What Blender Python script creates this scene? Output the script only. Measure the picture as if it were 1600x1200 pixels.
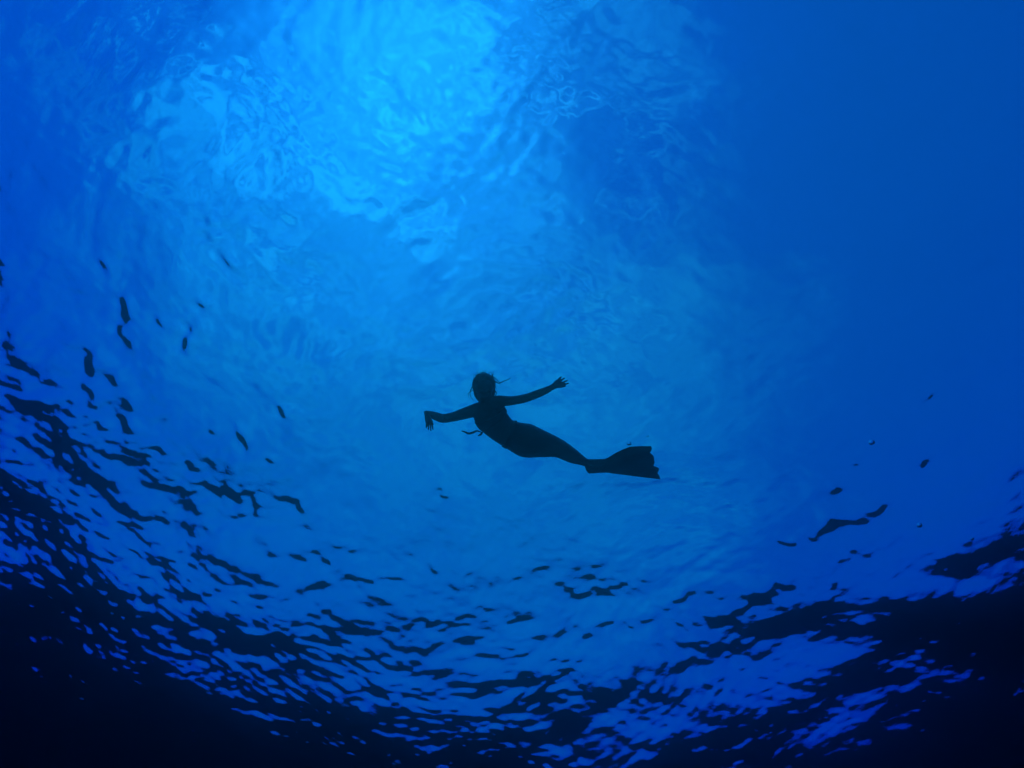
import bpy, bmesh, math, random
import numpy as np
from mathutils import Vector, Matrix

R = math.radians
scene = bpy.context.scene
for o in list(bpy.data.objects):
    bpy.data.objects.remove(o, do_unlink=True)
COL = scene.collection

# ------------------------------------------------------------------ camera
# the diver's camera hangs 7.2 m under the surface and looks steeply upwards
CAM_Z = -7.2
ELEV = 65.0          # how far the lens is tilted up from the horizon
ROLL = 8.0
FPX = 1075.0          # focal length for a 1600 px wide frame
cam_data = bpy.data.cameras.new("camera")
cam_data.sensor_fit = 'HORIZONTAL'
cam_data.sensor_width = 36.0
cam_data.lens = 36.0 * FPX / 1600.0
cam_data.clip_start = 0.02
cam_data.clip_end = 5000.0
cam = bpy.data.objects.new("camera", cam_data)
COL.objects.link(cam)
cam_rot = Matrix.Rotation(R(90 + ELEV), 4, 'X') @ Matrix.Rotation(R(ROLL), 4, 'Z')
cam.matrix_world = Matrix.Translation((0, 0, CAM_Z)) @ cam_rot
scene.camera = cam
CR = cam_rot.to_3x3()
CPOS = Vector((0, 0, CAM_Z))


def ray(px, py):
    return (CR @ Vector(((px - 800) / FPX, (600 - py) / FPX, -1.0)))


def at_z(px, py, z):
    """the point at height z that a pixel of the 1600x1200 photograph looks at"""
    d = ray(px, py)
    return CPOS + d * ((z - CAM_Z) / d.z)


# ------------------------------------------------------------------ sky, sun
SUN_PX = (620, 70)
d = ray(*SUN_PX).normalized()
n_w = 1.333
sx, sy = d.x * n_w, d.y * n_w                       # refraction out of the water
sun_dir = Vector((sx, sy, math.sqrt(max(1e-4, 1 - sx * sx - sy * sy)))).normalized()
d = ray(650, 760).normalized()
sx, sy = d.x * n_w, d.y * n_w
veil_dir = Vector((sx, sy, math.sqrt(max(1e-4, 1 - sx * sx - sy * sy)))).normalized()      # a thin veil of cloud stands here
SUN_EL = math.asin(sun_dir.z)
SUN_AZ = math.atan2(sun_dir.x, sun_dir.y)

world = bpy.data.worlds.new("World")
scene.world = world
world.use_nodes = True
nt = world.node_tree
nt.nodes.clear()
out = nt.nodes.new("ShaderNodeOutputWorld")
bg = nt.nodes.new("ShaderNodeBackground")
sky = nt.nodes.new("ShaderNodeTexSky")
sky.sky_type = 'NISHITA'
sky.sun_disc = False
sky.sun_elevation = SUN_EL
sky.sun_rotation = SUN_AZ
sky.air_density = 0.7
sky.dust_density = 0.8
sky.ozone_density = 4.0
bg.inputs["Strength"].default_value = 0.15

# broken cloud: bright where it stands near the sun, thinning out to blue away from it


def wnode(kind, **kw):
    n = nt.nodes.new(kind)
    for k, v in kw.items():
        setattr(n, k, v)
    return n


def wmath(op, a, b=None):
    n = wnode("ShaderNodeMath", operation=op)
    for i, v in enumerate((a, b)):
        if v is None:
            continue
        if isinstance(v, (int, float)):
            n.inputs[i].default_value = v
        else:
            nt.links.new(v, n.inputs[i])
    return n.outputs[0]


tcw = wnode("ShaderNodeTexCoord")
sep = wnode("ShaderNodeSeparateXYZ")
nt.links.new(tcw.outputs["Generated"], sep.inputs[0])
zc = wmath('MAXIMUM', sep.outputs["Z"], 0.06)
comb = wnode("ShaderNodeCombineXYZ")
nt.links.new(wmath('DIVIDE', sep.outputs["X"], zc), comb.inputs[0])
nt.links.new(wmath('DIVIDE', sep.outputs["Y"], zc), comb.inputs[1])
comb.inputs[2].default_value = 12.6
nb = wnode("ShaderNodeTexNoise")
nb.inputs["Scale"].default_value = 2.3
nb.inputs["Detail"].default_value = 7.0
nb.inputs["Roughness"].default_value = 0.62
nb.inputs["Distortion"].default_value = 0.5
nt.links.new(comb.outputs[0], nb.inputs["Vector"])
mr = wnode("ShaderNodeMapRange", interpolation_type='SMOOTHSTEP')
mr.inputs["From Min"].default_value = 0.45
mr.inputs["From Max"].default_value = 0.72
nf_ = wnode("ShaderNodeTexNoise")                       # small puffs
nf_.inputs["Scale"].default_value = 13.0
nf_.inputs["Detail"].default_value = 4.0
nf_.inputs["Distortion"].default_value = 1.2
nt.links.new(comb.outputs[0], nf_.inputs["Vector"])
puff = wmath('MULTIPLY', wmath('SUBTRACT', nf_.outputs["Fac"], 0.5), 0.55)
nt.links.new(wmath('ADD', nb.outputs["Fac"], puff), mr.inputs["Value"])
dotn = wnode("ShaderNodeVectorMath", operation='DOT_PRODUCT')
nt.links.new(tcw.outputs["Generated"], dotn.inputs[0])
dotn.inputs[1].default_value = sun_dir
glow = wmath('POWER', wmath('MAXIMUM', dotn.outputs["Value"], 0.0), 11.0)
cl_l = wmath('ADD', wmath('MULTIPLY', glow, 8.5), 3.6)
ccol = wnode("ShaderNodeCombineXYZ")
nt.links.new(cl_l, ccol.inputs[0])
nt.links.new(cl_l, ccol.inputs[1])
nt.links.new(cl_l, ccol.inputs[2])
mixc = wnode("ShaderNodeMix", data_type='RGBA')
near = wnode("ShaderNodeMapRange", interpolation_type='SMOOTHSTEP')       # the bank of cloud stands round the sun
near.inputs["From Min"].default_value = 0.80
near.inputs["From Max"].default_value = 0.97
near.inputs["To Min"].default_value = 0.0
nl = wnode("ShaderNodeTexNoise")                        # the bank has a ragged outline
nl.inputs["Scale"].default_value = 1.7
nl.inputs["Detail"].default_value = 5.0
nt.links.new(comb.outputs[0], nl.inputs["Vector"])
ragged = wmath('MULTIPLY', wmath('SUBTRACT', nl.outputs["Fac"], 0.5), 0.45)
nt.links.new(wmath('ADD', dotn.outputs["Value"], ragged), near.inputs["Value"])
dotv = wnode("ShaderNodeVectorMath", operation='DOT_PRODUCT')
nt.links.new(tcw.outputs["Generated"], dotv.inputs[0])
dotv.inputs[1].default_value = veil_dir
veil = wnode("ShaderNodeMapRange", interpolation_type='SMOOTHSTEP')
veil.inputs["From Min"].default_value = 0.70
veil.inputs["From Max"].default_value = 1.0
nt.links.new(wmath('ADD', dotv.outputs["Value"], ragged), veil.inputs["Value"])
vn = wmath('ADD', wmath('MULTIPLY', nb.outputs["Fac"], 0.7), wmath('MULTIPLY', wmath('SUBTRACT', nf_.outputs["Fac"], 0.38), 1.3))
thin = wmath('MULTIPLY', wmath('MULTIPLY', wmath('MAXIMUM', vn, 0.0), veil.outputs[0]), 1.5)
thick = wmath('MULTIPLY', wmath('MULTIPLY', mr.outputs[0], 0.9), near.outputs[0])
nt.links.new(wmath('MAXIMUM', thick, thin), mixc.inputs[0])
hs = wnode("ShaderNodeHueSaturation")                   # deep, clear blue between the clouds
hs.inputs["Saturation"].default_value = 1.85
nt.links.new(sky.outputs[0], hs.inputs["Color"])
nt.links.new(hs.outputs[0], mixc.inputs[6])
nt.links.new(ccol.outputs[0], mixc.inputs[7])
nt.links.new(mixc.outputs[2], bg.inputs["Color"])
nt.links.new(bg.outputs[0], out.inputs["Surface"])

sun_data = bpy.data.lights.new("sun", 'SUN')
sun_data.energy = 0.5
sun_data.angle = R(175)
sun_data.color = (1.0, 0.96, 0.9)
sun = bpy.data.objects.new("sun", sun_data)
COL.objects.link(sun)
sun.rotation_euler = sun_dir.to_track_quat('Z', 'Y').to_euler()

scene.view_settings.view_transform = 'Standard'
scene.view_settings.look = 'None'
scene.view_settings.exposure = 0.12
scene.view_settings.gamma = 1.0
scene.view_settings.use_curve_mapping = False
cy = scene.cycles
cy.use_denoising = True
cy.max_bounces = 10
cy.transmission_bounces = 8
cy.glossy_bounces = 4
cy.diffuse_bounces = 2
cy.volume_bounces = 1
cy.caustics_refractive = True
cy.caustics_reflective = True
cy.sample_clamp_indirect = 4.0
cy.blur_glossy = 0.3


# ------------------------------------------------------------------ materials
def material(name):
    m = bpy.data.materials.new(name)
    m.use_nodes = True
    m.node_tree.nodes.clear()
    return m, m.node_tree


def principled(name, c1, c2, scale, rough=0.6, bump=0.1, detail=4.0):
    m, t = material(name)
    o = t.nodes.new("ShaderNodeOutputMaterial")
    p = t.nodes.new("ShaderNodeBsdfPrincipled")
    tc = t.nodes.new("ShaderNodeTexCoord")
    nz = t.nodes.new("ShaderNodeTexNoise")
    nz.inputs["Scale"].default_value = scale
    nz.inputs["Detail"].default_value = detail
    rp = t.nodes.new("ShaderNodeValToRGB")
    rp.color_ramp.elements[0].position = 0.35
    rp.color_ramp.elements[0].color = (*c1, 1)
    rp.color_ramp.elements[1].position = 0.65
    rp.color_ramp.elements[1].color = (*c2, 1)
    bp = t.nodes.new("ShaderNodeBump")
    bp.inputs["Strength"].default_value = bump
    bp.inputs["Distance"].default_value = 0.02
    t.links.new(tc.outputs["Object"], nz.inputs["Vector"])
    t.links.new(nz.outputs["Fac"], rp.inputs["Fac"])
    t.links.new(nz.outputs["Fac"], bp.inputs["Height"])
    t.links.new(rp.outputs["Color"], p.inputs["Base Color"])
    t.links.new(bp.outputs["Normal"], p.inputs["Normal"])
    p.inputs["Roughness"].default_value = rough
    t.links.new(p.outputs["BSDF"], o.inputs["Surface"])
    return m


def glass(name, ior, bump=0.0, scale=6.0, rough=0.0):
    m, t = material(name)
    o = t.nodes.new("ShaderNodeOutputMaterial")
    g = t.nodes.new("ShaderNodeBsdfGlass")
    g.inputs["Color"].default_value = (1, 1, 1, 1)
    g.inputs["Roughness"].default_value = rough
    g.inputs["IOR"].default_value = ior
    if bump:
        tc = t.nodes.new("ShaderNodeTexCoord")
        nz = t.nodes.new("ShaderNodeTexNoise")
        nz.inputs["Scale"].default_value = scale
        nz.inputs["Detail"].default_value = 2.0
        bp = t.nodes.new("ShaderNodeBump")
        bp.inputs["Strength"].default_value = bump
        bp.inputs["Distance"].default_value = 0.02
        t.links.new(tc.outputs["Object"], nz.inputs["Vector"])
        t.links.new(nz.outputs["Fac"], bp.inputs["Height"])
        t.links.new(bp.outputs["Normal"], g.inputs["Normal"])
    t.links.new(g.outputs[0], o.inputs["Surface"])
    return m


M_WATER = glass("water_surface", 1.333, 0.11, 13.0, 0.04)
M_BUBBLE = glass("air_bubble", 1 / 1.333)
M_BED = principled("seabed_sand", (0.10, 0.09, 0.07), (0.17, 0.15, 0.12), 0.6, 0.9, 0.3)
M_SKIN = principled("skin", (0.30, 0.17, 0.115), (0.36, 0.21, 0.145), 30, 0.5, 0.05)
M_HAIR = principled("hair", (0.012, 0.008, 0.006), (0.028, 0.018, 0.012), 60, 0.5, 0.1)
M_TAIL = principled("tail_fabric", (0.010, 0.014, 0.022), (0.020, 0.026, 0.036), 55, 0.45, 0.25)
M_TOP = principled("swim_top_fabric", (0.010, 0.010, 0.014), (0.018, 0.018, 0.024), 120, 0.7, 0.1)


# ------------------------------------------------------------------ water, seabed
def mesh_obj(name, verts, faces, mat, parent=None, smooth=True):
    me = bpy.data.meshes.new(name)
    me.from_pydata([tuple(v) for v in verts], [], faces)
    me.update()
    if smooth:
        me.polygons.foreach_set("use_smooth", [True] * len(me.polygons))
    me.materials.append(mat)
    o = bpy.data.objects.new(name, me)
    COL.objects.link(o)
    if parent is not None:
        o.parent = parent
    return o


def grid_mesh(name, X, Y, Z, mat):
    ny, nx = X.shape
    me = bpy.data.meshes.new(name)
    co = np.stack([X, Y, Z], -1).reshape(-1, 3).astype(np.float32)
    idx = np.arange(nx * ny).reshape(ny, nx)
    q = np.stack([idx[:-1, :-1], idx[:-1, 1:], idx[1:, 1:], idx[1:, :-1]], -1).reshape(-1, 4)
    nf = len(q)
    me.vertices.add(len(co))
    me.vertices.foreach_set("co", co.ravel())
    me.loops.add(nf * 4)
    me.loops.foreach_set("vertex_index", q.ravel().astype(np.int32))
    me.polygons.add(nf)
    me.polygons.foreach_set("loop_start", np.arange(0, nf * 4, 4, dtype=np.int32))
    me.polygons.foreach_set("use_smooth", np.ones(nf, dtype=bool))
    me.update(calc_edges=True)
    me.materials.append(mat)
    o = bpy.data.objects.new(name, me)
    COL.objects.link(o)
    return o


def stretched(lo, hi, step, far):
    core = np.arange(lo, hi + step / 2, step)
    g = [step]
    ext = []
    s = step
    p = 0.0
    while p < far:
        s *= 1.16
        p += s
        ext.append(p)
    ext = np.array(ext)
    return np.concatenate([lo - ext[::-1], core, hi + ext])


# steep little wavelets and chop lines that stand out on the surface: (x0, y0, x1, y1, width) of the
# line along which each one was seen in the photograph; they are turned into places on the water plane
WAVELETS = [
(1282,783,1311,758,14),(1258,843,1300,825,8),(1290,830,1322,812,14),(1320,822,1345,808,8),(1340,810,1378,800,12),(1374,803,1381,790,8),(1211,850,1243,848,5),
(1111,982,1150,972,12),(1148,960,1180,945,6),(1175,942,1200,930,14),(1200,930,1238,912,9),(1048,955,1080,932,7),(1300,922,1320,918,8),(1274,1010,1302,990,10),
(884,935,917,941,8),(925,932,948,937,6),(965,926,983,922,5),(800,968,832,975,12),(895,985,930,1000,12),(932,982,950,990,8),(955,980,995,988,6),(1045,1007,1090,1012,7),(1085,1015,1152,1012,9),(1050,1048,1150,1022,10),(856,1030,898,1042,12),
(1440,632,1463,620,5),(1437,730,1450,720,6),(1495,718,1503,713,4),(1560,725,1572,717,4),(1335,730,1343,725,5),(1327,863,1335,860,4),
(135,545,138,580,11),(132,590,145,628,8),(172,575,184,600,9),(180,615,212,640,16),(190,650,198,680,10),(150,650,172,678,7),(195,465,200,500,7),(188,520,196,500,5),(162,405,170,430,6),
(310,465,320,480,7),(302,500,314,525,7),(288,545,300,510,6),(322,340,324,350,5),(330,360,335,375,6),(345,385,360,420,4),(250,490,258,510,5),(368,685,384,690,10),(325,672,332,682,5),(437,635,442,652,4),(415,718,420,725,6),(283,725,295,740,6),(240,700,255,715,6),
(255,765,300,825,12),(445,782,472,800,7),(325,775,345,790,7),(350,775,370,790,7),(388,795,398,802,9),(395,855,430,873,10),(455,865,478,878,10),(492,870,516,876,8),(425,885,445,893,6),(400,897,455,930,10),(462,915,480,925,9),(488,912,507,925,11),
(525,905,590,909,7),(595,902,625,906,4),(573,925,610,950,9),(630,935,652,938,8),(650,968,685,970,8),(505,980,520,985,7),(550,975,575,992,6),(665,885,683,895,6),(715,1000,760,1030,9),(690,760,695,773,3),
(1460,872,1600,850,18),(1440,960,1560,905,16),(0,400,8,440,8),(20,622,100,632,7),(0,690,60,700,9),(0,760,90,800,40),(60,820,150,870,30),(130,720,170,790,18),(210,860,290,900,20),(20,560,60,590,6),(-60,800,160,950,50),(50,255,58,265,3),(20,745,120,805,45),(300,965,470,1010,28),(370,1015,500,1015,25),(760,1085,1060,1090,32),
(60,640,105,720,26),(30,700,130,740,24),(150,700,235,760,20),(180,780,260,850,20),(290,830,330,900,14),(330,880,420,940,18),(620,1040,740,1075,14),(850,1060,960,1085,16),(500,1040,600,1070,14),(1120,1080,1140,1040,10),
]


def wave_height(X, Y):
    rng = np.random.RandomState(19)
    # slow warp so that crests meander and break up
    wx = 0.30 * np.sin(0.55 * X + 0.31 * Y + 1.0) + 0.12 * np.sin(1.3 * Y - 0.9 * X + 2.0) + 0.05 * np.sin(3.1 * X + 2 * Y)
    wy = 0.30 * np.sin(0.47 * Y - 0.42 * X + 0.3) + 0.12 * np.sin(1.5 * X + 0.7 * Y) + 0.05 * np.sin(3.5 * Y - 1.7 * X)
    x = X + wx
    y = Y + wy
    H = np.zeros_like(X)
    # gusts: short waves are livelier in a few places
    gust = np.ones_like(X)
    for px, py, rad, amp in ((560, 90, 1.5, 0.9), (760, 200, 1.0, 1.1), (850, 510, 0.7, 2.0), (380, 330, 1.2, 0.4), (960, 765, 1.1, -0.5)):
        c = at_z(px, py, 0)
        gust += amp * np.exp(-((X - c.x) ** 2 + (Y - c.y) ** 2) / rad ** 2)
    main = R(72)
    # the breeze roughens the water further out, ahead of the camera and to the left
    rough = 1.0 + 0.85 * np.clip((np.hypot(X * 1.05, Y) - 5.4) / 2.6, 0, 1) * np.clip((3.8 - X) / 3.0, -0.35, 1.0) * np.clip((12.5 - np.hypot(X, Y)) / 3.0, -0.3, 1.0)
    L = 1.4
    bands = [  # wavelength range, number, rms slope of the band, spread of directions
        (4.0, 9.0, 4, 0.045, 40, 0),
        (1.2 * L, 3.0 * L, 10, 0.038, 50, 0),
        (0.55 * L, 1.2 * L, 16, 0.038, 55, 0),
        (0.25 * L, 0.55 * L, 26, 0.040, 45, 1),
        (0.12 * L, 0.25 * L, 30, 0.042, 50, 1),
        (0.11, 0.17, 26, 0.034, 45, 1),
    ]
    for lo, hi, n, slope, spread, short in bands:
        h = np.zeros_like(X)
        for i in range(n):
            lam = math.exp(rng.uniform(math.log(lo), math.log(hi)))
            k = 2 * math.pi / lam
            a = main + R(rng.normal(0, spread))
            ph = rng.uniform(0, 2 * math.pi)
            arg = k * (x * math.cos(a) + y * math.sin(a)) + ph
            # crests a little sharper than troughs
            h += slope * math.sqrt(2.0 / n) / k * (np.sin(arg) - 0.12 * np.cos(2 * arg))
        H += h * gust * rough if short else h
    H *= np.exp(-np.maximum(0, np.hypot(X, Y) - 25.0) / 12.0)
    rng = np.random.RandomState(3)
    D = -CAM_Z
    for x0, y0, x1, y1, t in WAVELETS:
        a = np.array(at_z(x0, y0, 0)[:2])
        b = np.array(at_z(x1, y1, 0)[:2])
        c = (a + b) / 2
        al = b - a
        l = np.hypot(*al) / 2
        al /= 2 * l
        ac = np.array([-al[1], al[0]])
        r = np.hypot(*c)
        rad = c / r
        if ac @ rad < 0:
            ac = -ac
        th = math.degrees(math.atan2(r, D))
        tw = t * math.hypot(r, D) / FPX / (1 if abs(al @ rad) > .7 else math.cos(R(th)))
        w = max(tw / 0.75, .075)
        A = math.tan(R(max(48.6 - th, 0) + 4.0)) / max(ac @ rad, .45)
        dx = X - c[0]
        dy = Y - c[1]
        m = (np.abs(dx) < l + 3 * w + 1) & (np.abs(dy) < l + 3 * w + 1)
        u = dx[m] * ac[0] + dy[m] * ac[1]
        v = dx[m] * al[0] + dy[m] * al[1]
        u = (u + .22 * w * np.sin(v / max(w, .1) * 1.7 + rng.uniform(0, 6)) + .16 * min(w, .12) * np.sin(v * 17 + u * 6 + rng.uniform(0, 6))
             + .10 * min(w, .12) * np.sin(v * 29 - u * 9 + rng.uniform(0, 6)))
        env = np.exp(-(v / max(l * 1.15, w * .6)) ** 4 * 0.9)
        H[m] += A * u * np.exp(-(u / w) ** 2) * env * (1 + .10 * np.sin(v * 7 + rng.uniform(0, 6)))
    return H


xs = stretched(-10.5, 10.5, 0.026, 420.0)
ys = stretched(-3.0, 15.0, 0.026, 420.0)
GX, GY = np.meshgrid(xs, ys)
surf = grid_mesh("water_surface", GX, GY, wave_height(GX, GY), M_WATER)
surf["kind"] = "structure"

bx_ = stretched(-30.0, 30.0, 1.5, 420.0)
BX, BY = np.meshgrid(bx_, bx_)
BZ = -75.0 + 0.6 * np.sin(0.13 * BX + 0.4) * np.cos(0.11 * BY) + 0.12 * np.sin(0.6 * BX + 0.3 * BY)
bed = grid_mesh("seabed", BX, BY, BZ, M_BED)
bed["kind"] = "structure"

# the sea water itself: it swallows red first, then green, and scatters a little blue forward
vm = bpy.data.materials.new("sea_water")
vm.use_nodes = True
t = vm.node_tree
t.nodes.clear()
vo = t.nodes.new("ShaderNodeOutputMaterial")
pv = t.nodes.new("ShaderNodeVolumePrincipled")
DENS = 0.90
SIG_S = (0.006, 0.046, 0.034)
SIG_A = (0.64, 0.138, 0.024)
cs = [s / DENS for s in SIG_S]
pv.inputs["Density"].default_value = DENS
pv.inputs["Color"].default_value = (*cs, 1)
pv.inputs["Absorption Color"].default_value = (*[max(0.0, 1 - a / (DENS * (1 - c))) ** 2 for a, c in zip(SIG_A, cs)], 1)
pv.inputs["Anisotropy"].default_value = 0.95
t.links.new(pv.outputs[0], vo.inputs["Volume"])
hv = [(x, y, z) for z in (-77.0, 0.7) for y in (-430, 430) for x in (-430, 430)]
hf = [(0, 2, 3, 1), (4, 5, 7, 6), (0, 1, 5, 4), (1, 3, 7, 5), (3, 2, 6, 7), (2, 0, 4, 6)]
haze = mesh_obj("haze", hv, hf, vm, smooth=False)
haze["kind"] = "stuff"
haze["label"] = "clear blue sea water all round the camera"


# ------------------------------------------------------------------ the swimmer
SW_Z = -1.95                      # height of her body: about two metres under the surface
U = 0.001458                      # metres per unit of the tracing grid at that height


def Q(cx, cy, dz=0.0):
    return at_z(640 + cx / 3.81, 560 + cy / 3.81, SW_Z + dz)


def frame_at(p, tan):
    v = (p - CPOS).normalized()
    w = tan.cross(v).normalized()
    return w, w.cross(tan).normalized()


def smooth_path(pts, sub):
    """Catmull-Rom through (Vector, r1, r2, ...) rows"""
    rows = [list(p[0]) + list(p[1:]) for p in pts]
    A = np.array(rows, float)
    A = np.vstack([2 * A[0] - A[1], A, 2 * A[-1] - A[-2]])
    res = []
    for i in range(1, len(A) - 2):
        p0, p1, p2, p3 = A[i - 1], A[i], A[i + 1], A[i + 2]
        for k in range(sub):
            u = k / sub
            res.append(0.5 * (2 * p1 + (p2 - p0) * u + (2 * p0 - 5 * p1 + 4 * p2 - p3) * u * u
                              + (3 * p1 - p0 - 3 * p2 + p3) * u ** 3))
    res.append(A[-2])
    return [(Vector(r[:3]),) + tuple(np.maximum(r[3:], 1e-4)) for r in res]


def loft(V, F, pts, seg=20, sub=4, frame=None, cap=True, power=2.0):
    """elliptic tube through (centre, half width, half depth); appends to V, F"""
    P = smooth_path(pts, sub)
    base = len(V)
    n = len(P)
    for i, (c, hw, hd) in enumerate(P):
        tan = (P[min(i + 1, n - 1)][0] - P[max(i - 1, 0)][0]).normalized()
        w, dd = frame(c, tan) if frame else frame_at(c, tan)
        for k in range(seg):
            a = 2 * math.pi * k / seg
            ca, sa = math.cos(a), math.sin(a)
            e = 2.0 / power
            V.append(c + w * (hw * math.copysign(abs(ca) ** e, ca)) + dd * (hd * math.copysign(abs(sa) ** e, sa)))
    for i in range(n - 1):
        for k in range(seg):
            a, b = base + i * seg + k, base + i * seg + (k + 1) % seg
            F.append((a, b, b + seg, a + seg))
    if cap:
        for i, flip in ((0, True), (n - 1, False)):
            c = P[i][0]
            j = P[1][0] if i == 0 else P[n - 2][0]
            V.append(c + (c - j).normalized() * 0.6 * min(P[i][1], P[i][2]))
            q = len(V) - 1
            for k in range(seg):
                a, b = base + i * seg + k, base + i * seg + (k + 1) % seg
                F.append((b, a, q) if flip else (a, b, q))
    return P


def ball(V, F, c, rx, ry, rz, axes, seg=14, rings=9):
    base = len(V)
    ax, ay, az = axes
    for i in range(rings + 1):
        th = math.pi * i / rings
        for k in range(seg):
            ph = 2 * math.pi * k / seg
            V.append(c + ax * (rx * math.sin(th) * math.cos(ph)) + ay * (ry * math.sin(th) * math.sin(ph))
                     + az * (rz * math.cos(th)))
    for i in range(rings):
        for k in range(seg):
            a, b = base + i * seg + k, base + i * seg + (k + 1) % seg
            F.append((a, a + seg, b + seg, b))


def hand(V, F, W, d, side, curl, spread=0.12, thumb=1.0, size=1.0):
    """palm, four fingers of unequal length with bent joints and a thumb; side points to the thumb"""
    start = len(V)
    d = d.normalized()
    nrm = d.cross(side).normalized()
    side = nrm.cross(d).normalized()
    fr = lambda c, tan: (side, nrm)
    loft(V, F, [(W - d * 0.02, 0.026, 0.020), (W + d * 0.015, 0.028, 0.018), (W + d * 0.05, 0.037, 0.016),
                (W + d * 0.085, 0.038, 0.013)], 14, 3, fr)
    for off, ln, sp in ((0.029, 0.066, 1.0), (0.010, 0.076, 0.3), (-0.010, 0.070, -0.4), (-0.028, 0.055, -1.1)):
        p = W + d * 0.078 + side * off
        row = [(p, 0.0084, 0.0084)]
        ang = 0.0
        for frac, r in ((0.45, 0.0080), (0.30, 0.0074), (0.25, 0.0062)):
            ang += curl * (0.7 if frac == 0.45 else 1.0)
            dr = (d * math.cos(ang) + nrm * math.sin(ang) + side * (spread * sp)).normalized()
            p = p + dr * (ln * frac * 1.05)
            row.append((p, r, r))
        loft(V, F, row, 8, 2)
    p = W + d * 0.022 + side * 0.022 * thumb
    row = [(p, 0.013, 0.013)]
    for ln, r, out_ in ((0.034, 0.0115, 0.95), (0.030, 0.0098, 0.65), (0.024, 0.0078, 0.45)):
        p = p + (d * 0.85 + side * out_ * thumb + nrm * curl * 0.6).normalized() * ln
        row.append((p, r, r))
    loft(V, F, row, 8, 2)
    for i in range(start, len(V)):
        V[i] = W + (V[i] - W) * size


BV, BF = [], []
# trunk: from the neck down into the tail
TRUNK = [
    (Q(452, 256), 0.056, 0.050), (Q(456, 276), 0.098, 0.068), (Q(466, 312), 0.134, 0.092), (Q(486, 350), 0.140, 0.104),
    (Q(512, 385), 0.132, 0.098), (Q(562, 431), 0.119, 0.088), (Q(630, 466), 0.125, 0.097), (Q(700, 490), 0.137, 0.105),
    (Q(760, 503), 0.118, 0.096),
]
loft(BV, BF, TRUNK, 28, 5)
# legs, held together inside the tail: side by side at the hip, one above the other at the ankle
for sgn in (-1, 1):
    row = []
    for (cx, cy, dz, hw, hd, off, tw) in ((690, 487, 0, .062, .085, .060, 0), (795, 511, 0, .054, .072, .050, 15),
                                          (885, 535, .0, .042, .050, .036, 45), (972, 582, .0, .036, .040, .030, 75),
                                          (1046, 619, 0, .022, .026, .024, 90), (1075, 634, 0, .026, .024, .024, 90),
                                          (1150, 640, 0, .020, .016, .020, 90)):
        c = Q(cx, cy, dz)
        w, dd = frame_at(c, (Q(cx + 40, cy + 18) - c).normalized())
        c = c + (w * math.cos(R(tw)) + dd * math.sin(R(tw))) * (off * sgn)
        row.append((c, hw, hd))
    loft(BV, BF, row, 14, 4)
# neck and head, the face turned down towards the depth
h0, h1 = Q(452, 262), Q(437, 112)
hax = (h1 - h0).normalized()
hw_, hd_ = frame_at(Q(440, 180), hax)            # hw_: across the face, hd_: along the view
if hd_.dot(Q(440, 180) - CPOS) > 0:
    face = -hd_
else:
    face = hd_
hfr = lambda c, tan: (hw_, hd_)
hc = lambda t, f=0.0: h0 + (h1 - h0) * t + face * f
loft(BV, BF, [(hc(-0.18, -0.01), 0.060, 0.055), (hc(0.02, -0.012), 0.051, 0.052), (hc(0.22, -0.012), 0.050, 0.055)], 18, 4, hfr)
loft(BV, BF, [(hc(0.21, 0.045), 0.020, 0.026), (hc(0.25, 0.028), 0.042, 0.056), (hc(0.36, 0.012), 0.060, 0.080),
              (hc(0.50, 0.0), 0.070, 0.092), (hc(0.66, -0.006), 0.075, 0.097), (hc(0.82, -0.010), 0.070, 0.090),
              (hc(0.94, -0.012), 0.050, 0.066), (hc(1.00, -0.012), 0.022, 0.030)], 24, 4, hfr)
loft(BV, BF, [(hc(0.62, 0.090), 0.009, 0.010), (hc(0.54, 0.098), 0.011, 0.014), (hc(0.475, 0.104), 0.015, 0.016)], 10, 3, hfr)   # nose
loft(BV, BF, [(hc(0.385, 0.082) - hw_ * 0.024, 0.005, 0.006), (hc(0.385, 0.090), 0.010, 0.010), (hc(0.385, 0.082) + hw_ * 0.024, 0.005, 0.006)], 8, 3)   # mouth
loft(BV, BF, [(hc(0.645, 0.074) - hw_ * 0.050, 0.006, 0.010), (hc(0.655, 0.088), 0.007, 0.010), (hc(0.645, 0.074) + hw_ * 0.050, 0.006, 0.010)], 8, 3)   # brow
for sgn in (-1, 1):
    ball(BV, BF, hc(0.53, -0.005) + hw_ * (0.072 * sgn), 0.010, 0.018, 0.030, (hw_, hd_, hax), 10, 6)       # ears
# arm to the left of the picture: bent elbow, forearm coming down, hand drooping
ARM_L = [(Q(432, 296), 0.060, 0.062), (Q(378, 312), 0.056, 0.056), (Q(320, 330, -.01), 0.049, 0.048), (Q(255, 349, -.02), 0.041, 0.041),
         (Q(198, 357, -.03), 0.039, 0.037), (Q(165, 347, -.08), 0.037, 0.036), (Q(130, 335, -.14), 0.031, 0.029), (Q(106, 328, -.19), 0.024, 0.021)]
loft(BV, BF, ARM_L, 16, 4)
W = Q(103, 328, -.19)
hand(BV, BF, W - Vector((0, 0, 0.005)), Q(120, 400, -.26) - W, (Q(131, 372, -.135) - Q(100, 380, -.19)), -0.12, 0.17, 0.6, 0.95)
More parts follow.
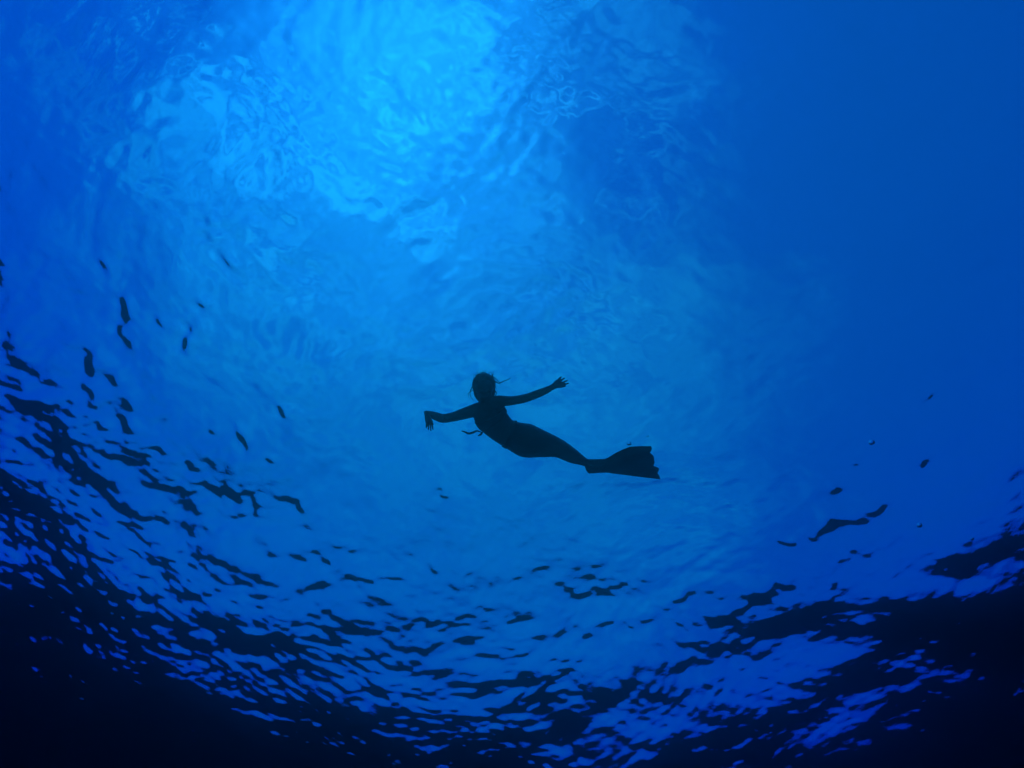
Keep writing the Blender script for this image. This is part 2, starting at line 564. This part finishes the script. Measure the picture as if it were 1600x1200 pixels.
# arm to the right of the picture: stretched out, open hand
ARM_R = [(Q(480, 278), 0.062, 0.062), (Q(528, 256), 0.052, 0.056), (Q(605, 252, .01), 0.040, 0.043), (Q(690, 237, .01), 0.036, 0.037),
         (Q(770, 208, .0), 0.034, 0.034), (Q(815, 189, -.01), 0.029, 0.028), (Q(855, 168, -.02), 0.023, 0.020)]
loft(BV, BF, ARM_R, 16, 4)
W = Q(855, 168, -.02)
hand(BV, BF, W, Q(925, 126, .07) - W, (Q(880, 185, -.01) - Q(868, 160, .02)), 0.10, 0.20, 0.55)

raw = mesh_obj("person", BV, BF, M_SKIN)
bm = bmesh.new()
bm.from_mesh(raw.data)
bmesh.ops.recalc_face_normals(bm, faces=bm.faces)
bm.to_mesh(raw.data)
bm.free()
md = raw.modifiers.new("remesh", 'REMESH')
md.mode = 'VOXEL'
md.voxel_size = 0.0046
sm = raw.modifiers.new("smooth", 'SMOOTH')
sm.factor = 0.5
sm.iterations = 3
dg = bpy.context.evaluated_depsgraph_get()
one = bpy.data.meshes.new_from_object(raw.evaluated_get(dg))
raw.modifiers.clear()
raw.data = one
one.polygons.foreach_set("use_smooth", [True] * len(one.polygons))
one.materials.clear()
one.materials.append(M_SKIN)
person = raw
person["label"] = "swimmer in a dark mermaid tail with both arms spread out under the water surface"
person["category"] = "person"

for sgn in (-1, 1):
    ev, ef = [], []
    ball(ev, ef, hc(0.575, 0.079) + hw_ * (0.030 * sgn), 0.013, 0.011, 0.009, (hw_, hd_, hax), 12, 8)
    mesh_obj("eye", ev, ef, M_HAIR, person)

# swim top: a band round the chest with loose tie ends
tv, tf = [], []
loft(tv, tf, [(Q(474, 330), 0.141, 0.101), (Q(486, 350), 0.143, 0.110), (Q(500, 369), 0.139, 0.107)], 32, 3, cap=False)
top = mesh_obj("swim_top", tv, tf, M_TOP, person)
so = top.modifiers.new("cloth", 'SOLIDIFY')
so.thickness = 0.004
for pts in ([(437, 432, 0), (424, 452, -.01), (408, 460, -.02)],
            [(430, 440, .03), (402, 432, .02), (380, 440, .0), (352, 447, -.02), (330, 438, -.03), (309, 432, -.03)]):
    tv, tf = [], []
    n = len(pts)
    loft(tv, tf, [(Q(*p), 0.004 + 0.006 * math.sin(math.pi * i / (n - 1)), 0.003) for i, p in enumerate(pts)], 6, 4)
    mesh_obj("tie", tv, tf, M_TOP, top)

# tail: a stretch sleeve from the waist to the ankles
TAIL = [(Q(590, 448), 0.119, 0.094), (Q(632, 466), 0.132, 0.104), (Q(700, 490), 0.148, 0.116), (Q(795, 511), 0.116, 0.100),
        (Q(885, 535), 0.084, 0.084), (Q(972, 582), 0.064, 0.076), (Q(1044, 617), 0.036, 0.060), (Q(1076, 632), 0.046, 0.052)]
tv, tf = [], []
loft(tv, tf, TAIL, 32, 6, cap=False)
tail = mesh_obj("mermaid_tail", tv, tf, M_TAIL, person)
so = tail.modifiers.new("cloth", 'SOLIDIFY')
so.thickness = 0.004
so.offset = 1.0
tv, tf = [], []
loft(tv, tf, [(Q(588, 447), 0.121, 0.096), (Q(596, 451), 0.125, 0.099), (Q(606, 455), 0.127, 0.101)], 32, 2, cap=False)
wb = mesh_obj("waistband", tv, tf, M_TOP, tail)
so = wb.modifiers.new("cloth", 'SOLIDIFY')
so.thickness = 0.005


def poly_eval(pts, u):
    a = np.array(pts, float)
    seg = np.hypot(*np.diff(a, axis=0).T)
    s = np.concatenate([[0], np.cumsum(seg)]) / seg.sum()
    return np.array([np.interp(u, s, a[:, 0]), np.interp(u, s, a[:, 1])])


UP = [(1050, 598), (1100, 600), (1165, 598), (1195, 583), (1220, 566), (1265, 544), (1310, 526), (1370, 522), (1436, 522)]
LO = [(1042, 642), (1052, 670), (1066, 686), (1110, 683), (1170, 680), (1300, 697), (1400, 709), (1494, 720)]
TRV = [0, .1, .2, .28, .36, .50, .60, .645, .69, .76, .82, .9, 1]
TRD = [0, -2, -18, -2, 0, -6, -20, 4, 8, -2, -10, -2, 0]
NU, NV = 44, 40
fv, ff = [], []
for layer in (1, -1):
    for i in range(NU + 1):
        u = i / NU
        a, b = poly_eval(UP, u), poly_eval(LO, u)
        for j in range(NV + 1):
            v = j / NV
            p = a * (1 - v) + b * v
            p[0] += np.interp(v, TRV, TRD) * u ** 5 + 2.0 * math.sin(9 * v + 1) * u ** 6
            dz = (v - 0.5) * 0.34 * u - 0.10 * u * u + 0.012 * math.sin(7 * v + 2) * u * u
            c = Q(p[0], p[1], dz)
            edge = min(1.0, math.sqrt(max(0.0, 1 - (2 * v - 1) ** 2)) + 0.04)
            th = (0.050 * (1 - u) ** 3 + 0.007) * edge + 0.0025 * max(0.0, math.sin(v * math.pi * 14)) * u + 0.0012
            w, dd = frame_at(c, (Q(1300, 640) - Q(1100, 640)).normalized())
            fv.append(c + dd * (th * layer))
L = (NU + 1) * (NV + 1)
idf = lambda l, i, j: l * L + i * (NV + 1) + j
for i in range(NU):
    for j in range(NV):
        ff.append((idf(0, i, j), idf(0, i + 1, j), idf(0, i + 1, j + 1), idf(0, i, j + 1)))
        ff.append((idf(1, i, j), idf(1, i, j + 1), idf(1, i + 1, j + 1), idf(1, i + 1, j)))
for i in range(NU):
    for j, s_ in ((0, 0), (NV, 1)):
        q = (idf(0, i, j), idf(1, i, j), idf(1, i + 1, j), idf(0, i + 1, j))
        ff.append(q if s_ == 0 else q[::-1])
for j in range(NV):
    for i, s_ in ((0, 1), (NU, 0)):
        q = (idf(0, i, j), idf(1, i, j), idf(1, i, j + 1), idf(0, i, j + 1))
        ff.append(q[::-1] if s_ == 0 else q)
fin = mesh_obj("fin", fv, ff, M_TAIL, tail)
fin["label"] = "broad fan-shaped fin with a scalloped trailing edge"

# hair: a loose cap of locks floating round the head, a few long strands drifting off
rng = random.Random(4)
hv_, hf_ = [], []
loft(hv_, hf_, [(hc(-0.10, -0.075), 0.060, 0.024), (hc(0.06, -0.066), 0.078, 0.036), (hc(0.20, -0.060), 0.090, 0.052), (hc(0.38, -0.052), 0.094, 0.066),
                (hc(0.55, -0.046), 0.099, 0.078), (hc(0.72, -0.040), 0.097, 0.086), (hc(0.88, -0.034), 0.084, 0.082),
                (hc(1.00, -0.028), 0.056, 0.058), (hc(1.05, -0.024), 0.024, 0.028)], 24, 3, hfr)


def strand(pts, r):
    n = len(pts)
    loft(hv_, hf_, [(p, r * (1 - 0.75 * i / (n - 1)), r * (1 - 0.75 * i / (n - 1))) for i, p in enumerate(pts)], 5, 3)


drift = (Q(520, 150) - Q(440, 180)).normalized()
for k in range(280):
    ang = rng.uniform(-1.15, math.pi + 1.15)
    el = rng.uniform(0.0, 1.0)
    rad = 0.090 + 0.008 * rng.random()
    c0 = hc(0.62, -0.03)
    rd = hw_ * (math.cos(ang)) + hax * (math.sin(ang) * 0.95)
    p = c0 + rd * rad * math.sqrt(1 - (0.75 * el) ** 2) - face * (0.075 * el)
    ln = rng.uniform(0.02, 0.06) if k % 9 else rng.uniform(0.06, 0.09)
    tang = (hax * (-math.cos(ang)) + hw_ * math.sin(ang)) * rng.uniform(-0.9, 0.9)
    dr = (rd * rng.uniform(-0.02, 0.15) + tang * 1.3 + drift * 0.15 - face * rng.uniform(-0.2, 0.7)).normalized()
    bend = Vector((rng.uniform(-1, 1), rng.uniform(-1, 1), rng.uniform(-1, 1))) * 0.5
    pts = [p - rd * 0.012]
    d2 = dr.copy()
    for q in range(4):
        pts.append(pts[-1] + d2 * ln / 3)
        d2 = (d2 + bend * 0.35).normalized()
    strand(pts, rng.uniform(0.0018, 0.0036))
for pts, r in (([(392, 130, .02), (402, 100, .03), (432, 92, .04), (470, 101, .04), (508, 118, .05), (536, 142, .05), (560, 137, .05), (592, 124, .06)], .0055),
               ([(480, 128, .02), (512, 140, .03), (534, 148, .05), (556, 138, .05), (578, 129, .05), (604, 116, .06)], .0065),
               ([(398, 128, .02), (408, 98, .03), (440, 97, .04), (472, 108, .04), (500, 128, .04)], .0045),
               ([(372, 170, .02), (362, 195, .02), (360, 218, .01), (372, 240, .0), (384, 252, .0)], .0045),
               ([(376, 190, .02), (352, 206, .02), (350, 226, .01), (362, 244, .0)], .0035),
               ([(470, 118, .02), (452, 88, .04), (430, 84, .05), (408, 90, .06)], .0035),
               ([(505, 190, .0), (516, 206, .0), (506, 228, .0), (492, 236, .0)], .006)):
    strand([Q(*p) for p in pts], r)
hair = mesh_obj("hair", hv_, hf_, M_HAIR, person)

# ------------------------------------------------------------------ air bubbles
def bubble(px, py, z, r, label, seed, squash=0.8):
    bmm = bmesh.new()
    bmesh.ops.create_icosphere(bmm, subdivisions=3, radius=r)
    rg = random.Random(seed)
    a, b = rg.uniform(0, 6), rg.uniform(0, 6)
    for v in bmm.verts:
        n = v.co.normalized()
        k = 1 + 0.05 * math.sin(3 * math.atan2(n.y, n.x) + a) * (1 - n.z * n.z) + 0.04 * math.sin(2.5 * n.z + b)
        v.co *= k
        v.co.z *= squash * (0.85 if v.co.z < 0 else 1.0)      # rising bubbles are flattened underneath
    for f in bmm.faces:
        f.smooth = True
    me = bpy.data.meshes.new("air_bubble")
    bmm.to_mesh(me)
    bmm.free()
    me.materials.append(M_BUBBLE)
    o = bpy.data.objects.new("air_bubble", me)
    COL.objects.link(o)
    o.location = at_z(px, py, z)
    o["label"] = label
    o["category"] = "bubble"
    o["group"] = "air bubbles rising through the water"


bubble(983, 693, SW_Z + 0.10, 0.020, "larger air bubble right above the upper edge of the tail fin", 1, 0.6)
bubble(1012, 681, SW_Z + 0.15, 0.010, "tiny air bubble a little above and right of the one at the tail fin", 2, 0.6)
bubble(1362, 691, -2.4, 0.022, "bright air bubble in open blue water, highest one right of the fin", 3)
bubble(1437, 821, -2.4, 0.020, "air bubble between the long dark ripple and the dark water at the right edge", 4)
bubble(1519, 842, -2.4, 0.014, "small faint air bubble just over the dark water at the right edge", 5)
